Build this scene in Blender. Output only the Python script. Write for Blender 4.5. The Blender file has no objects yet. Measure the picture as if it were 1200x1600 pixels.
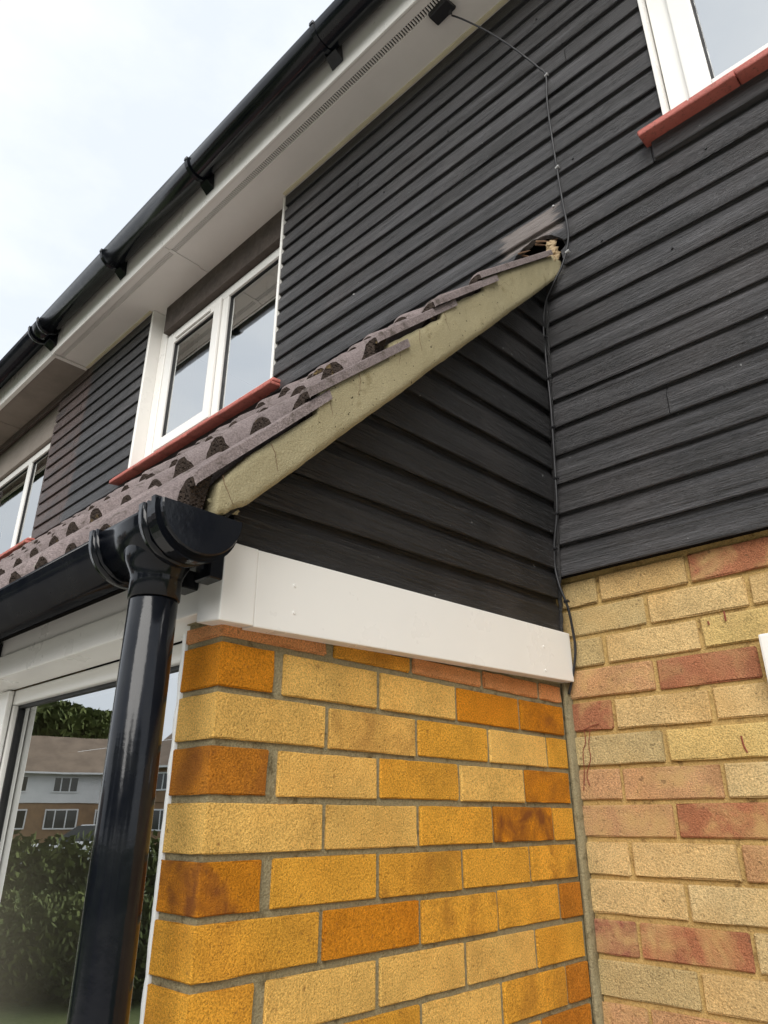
import bpy, bmesh, math, random
from mathutils import Vector, Matrix, noise
random.seed(7)
R = math.radians
sc = bpy.context.scene
# ------------------------------------------------------------------ camera
CAM = Vector((0.912, -0.597, 0.045)); YAW, PITCH, FPX = 0.764, 0.406, 1111.568
cd = bpy.data.cameras.new('camera'); cam = bpy.data.objects.new('camera', cd)
sc.collection.objects.link(cam); sc.camera = cam
cam.location = CAM; cam.rotation_euler = (math.pi/2 + PITCH, 0, YAW)
cd.sensor_fit = 'VERTICAL'; cd.sensor_height = 36; cd.lens = FPX/1600*36
cd.clip_start = 0.02; cd.clip_end = 3000
# ------------------------------------------------------------------ world
SUN_EL, SUN_AZ = R(36), R(32)          # azimuth measured from -y towards +x
w = bpy.data.worlds.new('World'); sc.world = w; w.use_nodes = True
nt = w.node_tree; N = nt.nodes; L = nt.links
for n in list(N): N.remove(n)
out = N.new('ShaderNodeOutputWorld'); bg = N.new('ShaderNodeBackground'); bg.inputs[1].default_value = 0.073
sky = N.new('ShaderNodeTexSky'); sky.sky_type = 'NISHITA'; sky.sun_disc = False
sky.sun_elevation = SUN_EL; sky.sun_rotation = R(180) - SUN_AZ
tc = N.new('ShaderNodeTexCoord'); mp = N.new('ShaderNodeMapping'); mp.inputs['Scale'].default_value = (1.0, 1.0, 2.2)
nz = N.new('ShaderNodeTexNoise'); nz.inputs['Scale'].default_value = 2.6; nz.inputs['Detail'].default_value = 7; nz.inputs['Roughness'].default_value = .55
cr = N.new('ShaderNodeValToRGB'); cr.color_ramp.elements[0].position = .34; cr.color_ramp.elements[1].position = .66
cr.color_ramp.elements[0].color = (4.9, 5.25, 5.75, 1); cr.color_ramp.elements[1].color = (6.2, 6.35, 6.5, 1)
mx = N.new('ShaderNodeMix'); mx.data_type = 'RGBA'; mx.inputs[0].default_value = .94
L.new(tc.outputs['Generated'], mp.inputs[0]); L.new(mp.outputs[0], nz.inputs[0]); L.new(nz.outputs[0], cr.inputs[0])
L.new(sky.outputs[0], mx.inputs[6]); L.new(cr.outputs[0], mx.inputs[7]); L.new(mx.outputs[2], bg.inputs[0]); L.new(bg.outputs[0], out.inputs[0])
sd = bpy.data.lights.new('sun', 'SUN'); sun = bpy.data.objects.new('sun', sd); sc.collection.objects.link(sun)
sd.energy = 1.5; sd.angle = R(48); sd.color = (1, .965, .91)
d = Vector((math.sin(SUN_AZ)*math.cos(SUN_EL), -math.cos(SUN_AZ)*math.cos(SUN_EL), math.sin(SUN_EL)))
sun.rotation_euler = d.to_track_quat('Z', 'Y').to_euler(); sun.location = d*40
sc.view_settings.view_transform = 'Standard'; sc.view_settings.look = 'None'
sc.view_settings.exposure = 1.36; sc.view_settings.gamma = 1; sc.view_settings.use_curve_mapping = False

GZ = -1.6                                # ground level
# ------------------------------------------------------------------ helpers
RM = Matrix(((math.cos(YAW), math.sin(YAW), 0), (math.sin(YAW)*math.sin(PITCH), -math.cos(YAW)*math.sin(PITCH), math.cos(PITCH)),
             (-math.sin(YAW)*math.cos(PITCH), math.cos(YAW)*math.cos(PITCH), math.sin(PITCH))))
def at(px, py, ax, val):
    """the point of the plane (axis ax = val) that was measured at photo pixel px, py"""
    d = RM.transposed() @ Vector(((px-600)/FPX, -(py-800)/FPX, 1))
    return CAM + d*((val-CAM[ax])/d[ax])
def link(o): sc.collection.objects.link(o)
def props(o, kw):
    for k, v in kw.items(): o[k] = v
def wloc(o):
    v = Vector(o.location)
    while o.parent: o = o.parent; v += Vector(o.location)
    return v
def thing(name, label, cat, loc=(0, 0, 0), **kw):
    o = bpy.data.objects.new(name, None); link(o); o.location = loc; o.empty_display_size = .1
    o['label'] = label; o['category'] = cat; props(o, kw); return o
def mesh(name, vf, mat, parent=None, smooth=False, color=None, midx=None, **kw):
    vs, fs = vf
    c = Vector((0, 0, 0))
    for v in vs: c += Vector(v)
    c /= len(vs)
    me = bpy.data.meshes.new(name); me.from_pydata([tuple(Vector(v)-c) for v in vs], [], fs)
    for m in (mat if isinstance(mat, list) else [mat]): me.materials.append(m)
    if midx: me.polygons.foreach_set('material_index', midx)
    if smooth: me.polygons.foreach_set('use_smooth', [True]*len(me.polygons))
    bm = bmesh.new(); bm.from_mesh(me); bmesh.ops.recalc_face_normals(bm, faces=bm.faces); bm.to_mesh(me); bm.free()
    me.update()
    o = bpy.data.objects.new(name, me); link(o)
    if parent: o.parent = parent; o.location = c - wloc(parent)
    else: o.location = c
    if color: o.color = color
    props(o, kw); return o
def join(*vfs):
    V, F = [], []
    for v, f in vfs:
        n = len(V); V += [tuple(q) for q in v]; F += [tuple(i+n for i in q) for q in f]
    return V, F
def box(a, b, bev=0.0, seg=1):
    x0, y0, z0 = a; x1, y1, z1 = b
    bm = bmesh.new(); bmesh.ops.create_cube(bm, size=1)
    for v in bm.verts: v.co = Vector(((x0+x1)/2+v.co.x*(x1-x0), (y0+y1)/2+v.co.y*(y1-y0), (z0+z1)/2+v.co.z*(z1-z0)))
    if bev: bmesh.ops.bevel(bm, geom=bm.edges[:], offset=bev, segments=seg, affect='EDGES', profile=.6)
    bm.verts.index_update(); r = ([v.co.copy() for v in bm.verts], [tuple(v.index for v in f.verts) for f in bm.faces]); bm.free(); return r
def hexa(p, bev=0.0):
    """box from 8 corners: bottom 4 then top 4"""
    bm = bmesh.new(); vs = [bm.verts.new(q) for q in p]
    for f in ((0,3,2,1),(4,5,6,7),(0,1,5,4),(1,2,6,5),(2,3,7,6),(3,0,4,7)): bm.faces.new([vs[i] for i in f])
    bmesh.ops.recalc_face_normals(bm, faces=bm.faces)
    if bev: bmesh.ops.bevel(bm, geom=bm.edges[:], offset=bev, segments=2, affect='EDGES', profile=.6)
    bm.verts.index_update(); r = ([v.co.copy() for v in bm.verts], [tuple(v.index for v in f.verts) for f in bm.faces]); bm.free(); return r
def brickbox(a, b, jit=.0012, r=.003, step=.05):
    """rounded, uneven block"""
    ax = []
    for i in range(3):
        Ln = b[i]-a[i]; n = max(1, round((Ln-2*r)/step)); ax.append([0, r]+[r+(Ln-2*r)*k/n for k in range(1, n)]+[Ln-r, Ln])
    V, F, idx = [], [], {}
    def vid(i, j, k):
        if (i, j, k) in idx: return idx[(i, j, k)]
        q = [ax[0][i], ax[1][j], ax[2][k]]; e = [0]*3; m = [len(ax[0])-1, len(ax[1])-1, len(ax[2])-1]
        for t, c in enumerate((i, j, k)): e[t] = -1 if c == 0 else 1 if c == m[t] else 0
        ne = sum(1 for t in e if t)
        if ne >= 2:
            for t in range(3):
                q[t] -= e[t]*r*.42*(1+random.uniform(-.3, .9)); 
        for t in range(3): q[t] += random.uniform(-jit, jit)*(1 if ne >= 2 else .35)
        idx[(i, j, k)] = len(V); V.append((a[0]+q[0], a[1]+q[1], a[2]+q[2])); return idx[(i, j, k)]
    n0, n1, n2 = len(ax[0]), len(ax[1]), len(ax[2])
    for i in range(n0-1):
        for j in range(n1-1):
            for k in (0, n2-1): F.append((vid(i,j,k), vid(i+1,j,k), vid(i+1,j+1,k), vid(i,j+1,k)))
    for i in range(n0-1):
        for k in range(n2-1):
            for j in (0, n1-1): F.append((vid(i,j,k), vid(i+1,j,k), vid(i+1,j,k+1), vid(i,j,k+1)))
    for j in range(n1-1):
        for k in range(n2-1):
            for i in (0, n0-1): F.append((vid(i,j,k), vid(i,j+1,k), vid(i,j+1,k+1), vid(i,j,k+1)))
    return V, F
def tube(pts, r, n=8, close=True):
    pts = [Vector(p) for p in pts]; V, F = [], []; prev = None
    for i, p in enumerate(pts):
        t = (pts[min(i+1, len(pts)-1)]-pts[max(i-1, 0)]).normalized()
        u = (prev - t*prev.dot(t)).normalized() if prev else t.orthogonal().normalized(); prev = u; v = t.cross(u)
        rr = r[i] if isinstance(r, (list, tuple)) else r
        for k in range(n): V.append(p+(u*math.cos(2*math.pi*k/n)+v*math.sin(2*math.pi*k/n))*rr)
        if i:
            for k in range(n): F.append(((i-1)*n+k, (i-1)*n+(k+1)%n, i*n+(k+1)%n, i*n+k))
    if close: F.append(tuple(range(n))[::-1]); F.append(tuple((len(pts)-1)*n+k for k in range(n)))
    return V, F
def smoothpath(P, n=8):
    P = [Vector(p) for p in P]; out = []
    for i in range(len(P)-1):
        a, b, c, d = P[max(i-1, 0)], P[i], P[i+1], P[min(i+2, len(P)-1)]
        for k in range(n):
            t = k/n; out.append(.5*((2*b)+(c-a)*t+(2*a-5*b+4*c-d)*t*t+(3*b-a-3*c+d)*t**3))
    return out+[P[-1]]
def sweep(profile, stations, closed=True):
    """profile: function(i, s) -> list of points for each station s; joins them"""
    V, F = [], []; n = None
    for i, s in enumerate(stations):
        pr = profile(i, s); n = len(pr); V += pr
        if i:
            for k in range(n if closed else n-1): F.append(((i-1)*n+k, (i-1)*n+(k+1)%n, i*n+(k+1)%n, i*n+k))
    if closed: F.append(tuple(range(n))[::-1]); F.append(tuple((len(stations)-1)*n+k for k in range(n)))
    return V, F
# ------------------------------------------------------------------ materials
class G:
    def __init__(s, name):
        s.m = bpy.data.materials.new(name); s.m.use_nodes = True; s.t = s.m.node_tree; s.n = s.t.nodes
        s.b = s.n['Principled BSDF']; s.pos = s.n.new('ShaderNodeNewGeometry').outputs['Position']
    def link(s, a, b): s.t.links.new(a, b)
    def map(s, scale=(1, 1, 1), loc=(0, 0, 0), src=None):
        m = s.n.new('ShaderNodeMapping'); m.inputs['Scale'].default_value = scale; m.inputs['Location'].default_value = loc
        s.link(src or s.pos, m.inputs[0]); return m.outputs[0]
    def noise(s, scale, detail=3, rough=.55, vec=None, dist=0.0):
        t = s.n.new('ShaderNodeTexNoise'); t.inputs['Scale'].default_value = scale; t.inputs['Detail'].default_value = detail
        t.inputs['Roughness'].default_value = rough; t.inputs['Distortion'].default_value = dist; s.link(vec or s.pos, t.inputs['Vector']); return t.outputs[0]
    def voro(s, scale, vec=None, feat='F1'):
        t = s.n.new('ShaderNodeTexVoronoi'); t.inputs['Scale'].default_value = scale; t.feature = feat; s.link(vec or s.pos, t.inputs['Vector']); return t.outputs['Distance']
    def ramp(s, v, stops):
        r = s.n.new('ShaderNodeValToRGB'); e = r.color_ramp.elements
        while len(e) < len(stops): e.new(.5)
        for i, (p, c) in enumerate(stops): e[i].position = p; e[i].color = (c if isinstance(c, tuple) else (c, c, c))+(1,)
        s.link(v, r.inputs[0]); return r.outputs[0]
    def val(s, v, a, b, lo=0.0, hi=1.0):
        r = s.n.new('ShaderNodeMapRange'); r.inputs[1].default_value = a; r.inputs[2].default_value = b; r.inputs[3].default_value = lo; r.inputs[4].default_value = hi
        s.link(v, r.inputs[0]); return r.outputs[0]
    def math(s, op, a, b=None):
        r = s.n.new('ShaderNodeMath'); r.operation = op
        for i, q in enumerate((a, b)):
            if q is None: continue
            if isinstance(q, (int, float)): r.inputs[i].default_value = q
            else: s.link(q, r.inputs[i])
        return r.outputs[0]
    def mix(s, f, a, b, mode='MIX'):
        r = s.n.new('ShaderNodeMix'); r.data_type = 'RGBA'; r.blend_type = mode
        for i, q in ((0, f), (6, a), (7, b)):
            if isinstance(q, (int, float)): r.inputs[i].default_value = q
            elif isinstance(q, tuple): r.inputs[i].default_value = q+(1,)
            else: s.link(q, r.inputs[i])
        return r.outputs[2]
    def col(s, v):
        if isinstance(v, tuple): s.b.inputs['Base Color'].default_value = v+(1,)
        else: s.link(v, s.b.inputs['Base Color'])
    def rough(s, v):
        if isinstance(v, float): s.b.inputs['Roughness'].default_value = v
        else: s.link(v, s.b.inputs['Roughness'])
    def bump(s, h, dist, strength=1.0, prev=None):
        b = s.n.new('ShaderNodeBump'); b.inputs['Distance'].default_value = dist; b.inputs['Strength'].default_value = strength
        s.link(h, b.inputs['Height']); 
        if prev: s.link(prev, b.inputs['Normal'])
        s.link(b.outputs[0], s.b.inputs['Normal']); return b.outputs[0]
    def spec(s, v): s.b.inputs['Specular IOR Level'].default_value = v
    def sep(s):
        r = s.n.new('ShaderNodeSeparateXYZ'); s.link(s.pos, r.inputs[0]); return r.outputs

def m_brick(name, blot, grain, pit, speck):
    g = G(name); oi = g.n.new('ShaderNodeObjectInfo'); c = oi.outputs['Color']; al = oi.outputs['Alpha']
    inv = g.math('SUBTRACT', 1.0, al)
    big = g.noise(11, 3, .6); c = g.mix(1, c, g.ramp(big, [(.3, .82), (.5, 1.0), (.72, 1.14)]), 'MULTIPLY')
    fine = g.noise(grain, 3, .85); c = g.mix(1, c, g.ramp(fine, [(.32, .52), (.5, 1.0), (.68, 1.42)]), 'MULTIPLY')
    msk = g.math('MULTIPLY', g.val(g.noise(14, 3, .6, dist=.4), .44, .66), inv)
    c = g.mix(msk, c, blot)
    c = g.mix(g.math('MULTIPLY', g.val(g.noise(4.2, 3, .6), .45, .7), .35), c, g.mix(1, c, (1.0, .80, .55), 'MULTIPLY'))
    c = g.mix(g.math('MULTIPLY', g.val(g.noise(130, 2, .6), .65, .71), .45), c, speck)
    small = g.val(g.noise(60, 2, .5), .69, .74); c = g.mix(g.math('MULTIPLY', small, .5), c, speck)
    g.col(c); g.rough(.95); g.spec(.15)
    h = g.math('ADD', g.noise(grain, 3, .75), g.math('MULTIPLY', g.val(g.voro(pit), 0, .25), .45))
    n = g.bump(g.noise(35, 4, .6), .004, .6); g.bump(h, .0065, 1.0, n)
    return g.m
BR_O = m_brick('orange_brick_sand_faced', (.26, .09, .02), 330, 75, (.22, .09, .03))
BR_B = m_brick('buff_brick_weathered', (.64, .43, .19), 300, 55, (.10, .07, .04))

def m_mortar(name, a, b, damp):
    g = G(name); c = g.mix(g.noise(9, 4, .6), a, b); c = g.mix(g.val(g.noise(40, 4, .7), .55, .7), c, damp)
    c = g.mix(1, c, g.ramp(g.noise(330, 2, .6), [(.3, .78), (.7, 1.2)]), 'MULTIPLY')
    g.col(c); g.rough(.95); g.spec(.15); n = g.bump(g.noise(45, 4, .6), .005, .8); g.bump(g.noise(280, 3, .7), .005, .9, n); return g.m
MO_O = m_mortar('grey_mortar', (.26, .22, .125), (.35, .30, .185), (.15, .12, .065))
MO_B = m_mortar('sandy_mortar', (.46, .30, .11), (.60, .42, .17), (.24, .15, .06))
def m_verge():
    g = G('olive_verge_mortar'); c = g.mix(g.noise(6, 5, .6), (.29, .25, .145), (.42, .37, .235)); c = g.mix(g.val(g.noise(22, 5, .65), .6, .8), c, (.17, .135, .06))
    c = g.mix(1, c, g.ramp(g.noise(380, 2), [(.3, .85), (.7, 1.15)]), 'MULTIPLY')
    c = g.mix(g.val(g.noise(120, 1, .3), .74, .78), c, (.05, .04, .02))
    crack = g.math('ABSOLUTE', g.math('SUBTRACT', g.noise(4.5, 2, .4, dist=1.2), .5)); ck = g.val(crack, .0, .0035, 1, 0)
    ck = g.math('MULTIPLY', ck, g.val(g.noise(3, 1), .48, .55)); c = g.mix(g.math('MULTIPLY', ck, .7), c, (.09, .065, .03))
    g.col(c); g.rough(.9); g.spec(.2); n = g.bump(g.noise(18, 4, .55), .006, .6); g.bump(g.noise(320, 3, .7), .003, .9, n); return g.m
VERGE = m_verge()
def m_clad(name, shade=1.0, along='x'):
    g = G(name); st = (1.6, 30, 34) if along == 'x' else (30, 1.6, 34); st2 = (6, 160, 230) if along == 'x' else (160, 6, 230)
    grain = g.noise(1.0, 5, .62, g.map(st), dist=.5); fine = g.noise(1.0, 4, .7, g.map(st2), dist=.3)
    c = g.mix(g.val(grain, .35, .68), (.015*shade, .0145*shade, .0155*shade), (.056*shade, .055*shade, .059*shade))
    oi = g.n.new('ShaderNodeObjectInfo'); c = g.mix(1, c, g.ramp(oi.outputs['Random'], [(0, .78), (1, 1.22)]), 'MULTIPLY')
    c = g.mix(1, c, g.ramp(fine, [(.3, .4), (.5, 1.0), (.7, 1.75)]), 'MULTIPLY')
    c = g.mix(g.math('MULTIPLY', g.val(g.noise(2.2, 4, .6), .5, .75), .45), c, (.078, .068, .066))
    c = g.mix(g.val(g.noise(75, 1, .4), .80, .81), c, (.20, .20, .20))
    if along == 'x':
        x, y, z = g.sep()
        # weathered brown end of the boards near the neighbour
        wn = g.math('ADD', x, g.math('MULTIPLY', g.noise(1.8, 4, .6), .35))
        wm = g.math('MULTIPLY', g.val(wn, -3.16, -3.22), g.val(g.noise(1.0, 4, .65, g.map((4, 10, 14))), .32, .5, .35, 1)); c = g.mix(wm, c, (.085, .058, .052))
        # flaked patch above the roof end, where bare wood shows
        dx = g.math('ABSOLUTE', g.math('DIVIDE', g.math('SUBTRACT', x, .045), .105)); dz = g.math('ABSOLUTE', g.math('DIVIDE', g.math('SUBTRACT', z, 1.757), .050))
        rr = g.math('ADD', g.math('MAXIMUM', dx, dz), g.math('MULTIPLY', g.math('SUBTRACT', g.noise(1.0, 5, .75, g.map((9, 40, 110))), .5), 1.5))
        c = g.mix(g.math('MULTIPLY', g.val(rr, 1.08, .86), .8), c, g.mix(fine, (.13, .11, .10), (.36, .31, .29)))
    g.col(c); g.rough(g.val(fine, .3, .75, .30, .55)); g.spec(.55)
    n = g.bump(grain, .006, .7); g.bump(fine, .007, 1.0, n); return g.m
CL = m_clad('black_stained_boards'); CLG = m_clad('black_stained_boards_shaded', .24, 'y')  # gable copy is much darker: the shade on that side is put into its colour
def m_plain(name, colr, rough, spec=.5, dirt=.1, coat=0.0, scale=5, bump=.0, dcol=None):
    g = G(name); c = g.mix(g.math('MULTIPLY', g.val(g.noise(scale, 5, .65), .42, .75), dirt), colr, dcol or tuple(q*.45 for q in colr))
    g.col(c); g.rough(g.val(g.noise(scale*3, 4, .6), .3, .7, rough*.8, rough*1.25)); g.spec(spec)
    if coat: g.b.inputs['Coat Weight'].default_value = coat; g.b.inputs['Coat Roughness'].default_value = .06
    if bump: g.bump(g.noise(60, 3), bump, .6)
    return g.m
WH = m_plain('white_upvc', (.80, .785, .75), .30, .5, .06, 0, 3, .0003)
WHF = m_plain('white_upvc_frame', (.80, .79, .76), .22, .5, .05, 0, 3)
SOFM = m_plain('white_soffit_board', (.74, .715, .68), .35, .4, .12, 0, 4)
CREAM = m_plain('cream_trim', (.66, .60, .42), .5, .3, .3, 0, 8)
BK = m_plain('black_gutter_plastic', (.004, .005, .008), .14, .32, .4, 0, 14, .0004, (.020, .021, .022))
BKC = m_plain('black_cable_sheath', (.014, .014, .016), .5, .45)
GASK = m_plain('black_gasket', (.01, .01, .011), .5)
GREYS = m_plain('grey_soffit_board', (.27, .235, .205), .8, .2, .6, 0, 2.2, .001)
DIRTW = m_plain('dark_lintel_timber', (.085, .068, .058), .75, .3, .7, 0, 12, .003)
SEAL = m_plain('white_sealant', (.82, .82, .80), .4)
ROOMW = m_plain('pale_room_wall', (.80, .77, .68), .9, .1)
CURT = m_plain('cream_curtain_cloth', (.62, .56, .42), .95, .05)
TIMB = m_plain('broken_timber', (.20, .12, .075), .9, .1, .8, 0, 40, .004)
HOLE = m_plain('void_dark', (.012, .010, .009), .95, .05)  # near-black colour stands in for the darkness of unlit hollows
FOAM = m_plain('crumbly_bedding', (.38, .29, .18), .95, .1, .8, 0, 60, .004, (.22, .14, .07))
DRIP = m_plain('dried_red_paint', (.22, .055, .03), .8)
METAL = m_plain('pale_clip', (.45, .45, .45), .4)
def m_tile():
    g = G('mauve_grey_concrete_tile'); oi = g.n.new('ShaderNodeObjectInfo'); c = g.mix(g.noise(9, 5, .65), (.17, .135, .13), (.31, .26, .255)); c = g.mix(1, c, g.ramp(g.noise(300, 3, .8), [(.32, .6), (.68, 1.35)]), 'MULTIPLY')
    c = g.mix(1, c, g.ramp(oi.outputs['Random'], [(0, .82), (1, 1.15)]), 'MULTIPLY')
    c = g.mix(g.math('MULTIPLY', g.val(g.noise(24, 5, .75), .54, .66), .75), c, (.075, .062, .050)); c = g.mix(g.val(g.noise(55, 3, .6), .69, .73), c, (.30, .29, .24)); g.col(c); g.rough(.95); g.spec(.1)
    n = g.bump(g.noise(30, 4, .7), .006, .7); g.bump(g.noise(260, 3, .85), .004, 1.0, n); return g.m
TILE = m_tile()
def m_nose():
    g = G('crusted_shadow_tile_end'); c = g.mix(g.noise(120, 3, .7), (.020, .015, .012), (.085, .065, .055)); c = g.mix(g.val(g.noise(25, 3), .64, .72), c, (.17, .12, .055))
    g.col(c); g.rough(1.0); g.spec(.05); g.bump(g.math('ADD', g.noise(130, 3, .8), g.val(g.voro(160), 0, .5)), .006, 1.0); return g.m
NOSE = m_nose()
def m_red():
    g = G('red_painted_sill_tile'); c = g.mix(g.noise(14, 4, .6), (.35, .082, .064), (.48, .142, .11)); 
    x, y, z = g.sep(); c = g.mix(g.val(g.noise(90, 5, .8), .54, .64), c, (.17, .06, .045))
    c = g.mix(g.math('MULTIPLY', g.val(g.noise(9, 4, .6), .56, .72), g.val(x, -1.3, -3.6)), c, (.12, .11, .03))
    g.col(c); g.rough(.6); g.bump(g.noise(120, 4, .7), .0025, 1.0); return g.m
RED = m_red()
def m_glass():
    g = G('window_glass'); n = g.n; n.remove(g.b); o = [q for q in n if q.type == 'OUTPUT_MATERIAL'][0]
    fr = n.new('ShaderNodeFresnel'); fr.inputs[0].default_value = 10.0; tr = n.new('ShaderNodeBsdfTransparent'); tr.inputs[0].default_value = (.86, .89, .87, 1)
    gl = n.new('ShaderNodeBsdfGlossy'); gl.inputs['Roughness'].default_value = .0; gl.inputs['Color'].default_value = (.95, .97, .97, 1); mxx = n.new('ShaderNodeMixShader')
    b = n.new('ShaderNodeBump'); b.inputs['Distance'].default_value = .0012; b.inputs['Strength'].default_value = .25; g.link(g.noise(3.5, 2, .4), b.inputs['Height'])
    g.link(b.outputs[0], gl.inputs['Normal']); g.link(fr.outputs[0], mxx.inputs[0]); g.link(tr.outputs[0], mxx.inputs[1]); g.link(gl.outputs[0], mxx.inputs[2]); g.link(mxx.outputs[0], o.inputs[0]); return g.m
GLASS = m_glass()
def m_noise2(name, a, b, sc_, rough=.9, bump=0.0, bs=30):
    g = G(name); g.col(g.mix(g.val(g.noise(sc_, 5, .65), .35, .68), a, b)); g.rough(rough)
    if bump: g.bump(g.noise(bs, 4), bump)
    return g.m
GRASS = m_noise2('lawn_grass', (.045, .075, .018), (.10, .12, .035), 1.2, .95, .03, 20)
ASPH = m_noise2('asphalt', (.045, .045, .047), (.065, .064, .062), 3)
PAVE = m_noise2('pale_bounce_paving', (.40, .38, .34), (.52, .49, .44), 4, .9, .003, 60)  # kept pale to throw light back up onto the walls and soffit
LEAFM = m_noise2('leaf_green', (.045, .070, .014), (.12, .145, .035), 1.5)
BARK = m_noise2('bark_brown', (.09, .065, .045), (.16, .12, .085), 8)
WBOARD = m_noise2('white_weatherboard', (.62, .63, .64), (.70, .70, .71), 1)
RTILE = m_noise2('brown_roof_tile', (.13, .095, .07), (.20, .15, .11), 1.0)
DBRICK = m_noise2('brown_brick', (.20, .12, .07), (.28, .17, .09), 2)
CARP = m_plain('silver_car_paint', (.55, .56, .57), .25, .5, .1, .6)
TYRE = m_plain('tyre_rubber', (.02, .02, .02), .8)
DGL = m_plain('dark_car_glass', (.015, .018, .02), .08, .6)
# ================================================================== ground
s = 400
mesh('ground', ([(-s, -s, GZ), (s, -s, GZ), (s, s, GZ), (-s, s, GZ)], [(0, 1, 2, 3)]), GRASS, kind='structure')
mesh('bounce_path', box((-5, -8, GZ-.05), (9, 1.0, GZ+.03)), PAVE, kind='structure')  # unseen paving, enlarged and lightened to bounce light onto the soffit
mesh('driveway', box((1.0, -20, GZ-.05), (5.5, -8.05, GZ+.015)), ASPH, kind='structure')
mesh('road', box((-52, -60, GZ-.05), (-44, 60, GZ+.012)), ASPH, kind='structure')
# ================================================================== main house
FY, BY = .975, 1.010        # cladding face, brick face
def zline(k): return .614+.0845*k+.00018*k*k
XR = 2.2                     # right end of the house
house = thing('house', 'two storey house with black boarded upper wall over buff brick', 'house', (-.6, 1.5, GZ))
mesh('wall', box((-.6, BY+.006, GZ), (XR, BY+.25, .66)), MO_B, house)
mesh('wall', box((-3.43, BY+.29, .664), (-1.0, BY+.33, 1.70)), HOLE, house)
BUFF = dict(b=(.69, .49, .23), p=(.60, .35, .18), r=(.44, .185, .10), g=(.56, .43, .215), y=(.73, .53, .21), w=(.68, .52, .27), m=(.36, .15, .095))
rows_main = {7: 'gbr', 6: 'gbb', 5: 'gby', 4: 'prb', 3: 'rbb', 2: 'gyb', 1: 'ppw', 0: 'prp', -1: 'bbp', -2: 'bwb', -3: 'mrw', -4: 'gbb', -5: 'ppb'}
for m in range(-21, 8):
    z0 = .006+.0762*m; x = .004; i = 0; half = (m % 2 != 0)
    if m == 7: half = True
    codes = rows_main.get(m, '')
    while x < XR-.05:
        ln = .103 if (half and i == 0) else .2175
        ln += random.uniform(-.003, .003); x1 = min(x+ln, XR)
        cc = codes[i] if i < len(codes) else random.choice('bbppgwwyrm')
        c = BUFF[cc]; f = random.uniform(.92, 1.08)
        dz = random.uniform(-.0012, .0012); pr = random.uniform(0, .003)
        mesh('brick', brickbox((x, BY-pr, z0+dz), (x1, BY+.06, z0+.0655+dz), .0020, .003), BR_B, house, False,
             (c[0]*f, c[1]*f, c[2]*f, 1-(.8 if cc in 'prm' and random.random() < .8 else .3 if random.random() < .5 else 0)))
        x = x1+random.uniform(.0085, .012); i += 1
# openings (x0, x1, bottom, top) in the boarded wall
OPEN = [(-2.55, -1.285, 1.70, 3.1), (.515, 1.9, 1.80, 3.1)]
def board_profile(z0, z1, face, deep=.015):
    h = z1-z0
    return [(face+deep, z0+.004), (face+.002, z0), (face, z0+.0025), (face, z0+h*.66), (face+.002, z0+h*.685), (face+.007, z0+h*.80), (face+deep-.002, z0+h*.93), (face+deep-.002, z1+.010), (face+deep+.006, z1+.010), (face+deep+.006, z0+.006)]
def wall_board(x0, x1, k, parent, ragL=0, ragR=0):
    z0, z1 = zline(k), zline(k+1); n = max(2, int((x1-x0)/(.16 if k != 12 else .012))); ph = random.random()*40
    st = [x0+(x1-x0)*i/n for i in range(n+1)]
    def pf(i, x):
        dz = .0022*noise.noise((x*2.3, ph, k)); dy = .0018*noise.noise((x*1.7, ph+9, k)); r = []
        for j, (y, z) in enumerate(board_profile(z0, z1, FY)):
            xx = x
            if i == 0: xx += ragL*random.uniform(-1, 1)
            if i == n: xx += ragR*random.uniform(-1, 1)
            if k == 12 and -.03 < x < .148:
                lim = 1.668+.052*math.sin(math.pi*min(1, (x+.03)/.178))**.6+.007*noise.noise((x*70, 1, 1))
                z = max(z, lim); y += .003*noise.noise((x*90, 2, 2)) if z == lim else 0
            r.append((xx, y+dy, z+dz+(.0009*random.uniform(-1, 1) if j in (1, 2) else 0)))
        return r
    return mesh('cladding_board', sweep(pf, st), CL, parent)
JOINT = {4: [.376], 13: [.457], 9: [-.6], 17: [-.35], 20: [-2.9, .25], 22: [-.75], 24: [-3.0]}
HB = {11: (-.02, .105), 12: (-.06, .140)}      # broken away behind the roof end
for k in range(0, 27):
    z0 = zline(k); x0 = -.6 if z0 < 1.5 else -3.43
    segs = [(x0, XR)]
    cuts = [(a, b) for a, b, lo, hi in OPEN if z0+.03 > lo-.01 and z0 < hi]
    if k == 11: cuts.append((-.03, .150))
    for a, b in sorted(cuts):
        s2 = []
        for p, q in segs:
            if a > p: s2.append((p, min(a, q)))
            if b < q: s2.append((max(b, p), q))
        segs = s2
    for j in JOINT.get(k, []):
        segs = [t for p, q in segs for t in ([(p, j-.001), (j+.001, q)] if p < j < q else [(p, q)])]
    for p, q in segs:
        rag = .007 if k in (11, 12) else .0006
        if q-p > .01: wall_board(p, q, k, house, rag if k in (11, 12) and p > 0 else 0, rag if k in (11, 12) and q < .1 else 0)
mesh('sheathing', join(box((-3.43, FY+.026, 1.40), (-2.56, BY+.2, 3.1)), box((-1.28, FY+.026, 1.75), (.51, BY+.2, 3.1)), box((-.6, FY+.026, .62), (-.0, BY+.25, 1.75)),
     box((.16, FY+.026, .62), (XR, BY+.2, 1.75)), box((.0, FY+.026, .62), (.16, BY+.2, 1.48)), box((.51, FY+.026, 1.75), (XR, BY+.2, 1.85)), box((1.9, FY+.026, 1.85), (XR, BY+.2, 3.1)),
     box((-2.56, FY+.026, 1.40), (-1.28, BY+.2, 1.74))), HOLE, house, kind='stuff')
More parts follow.
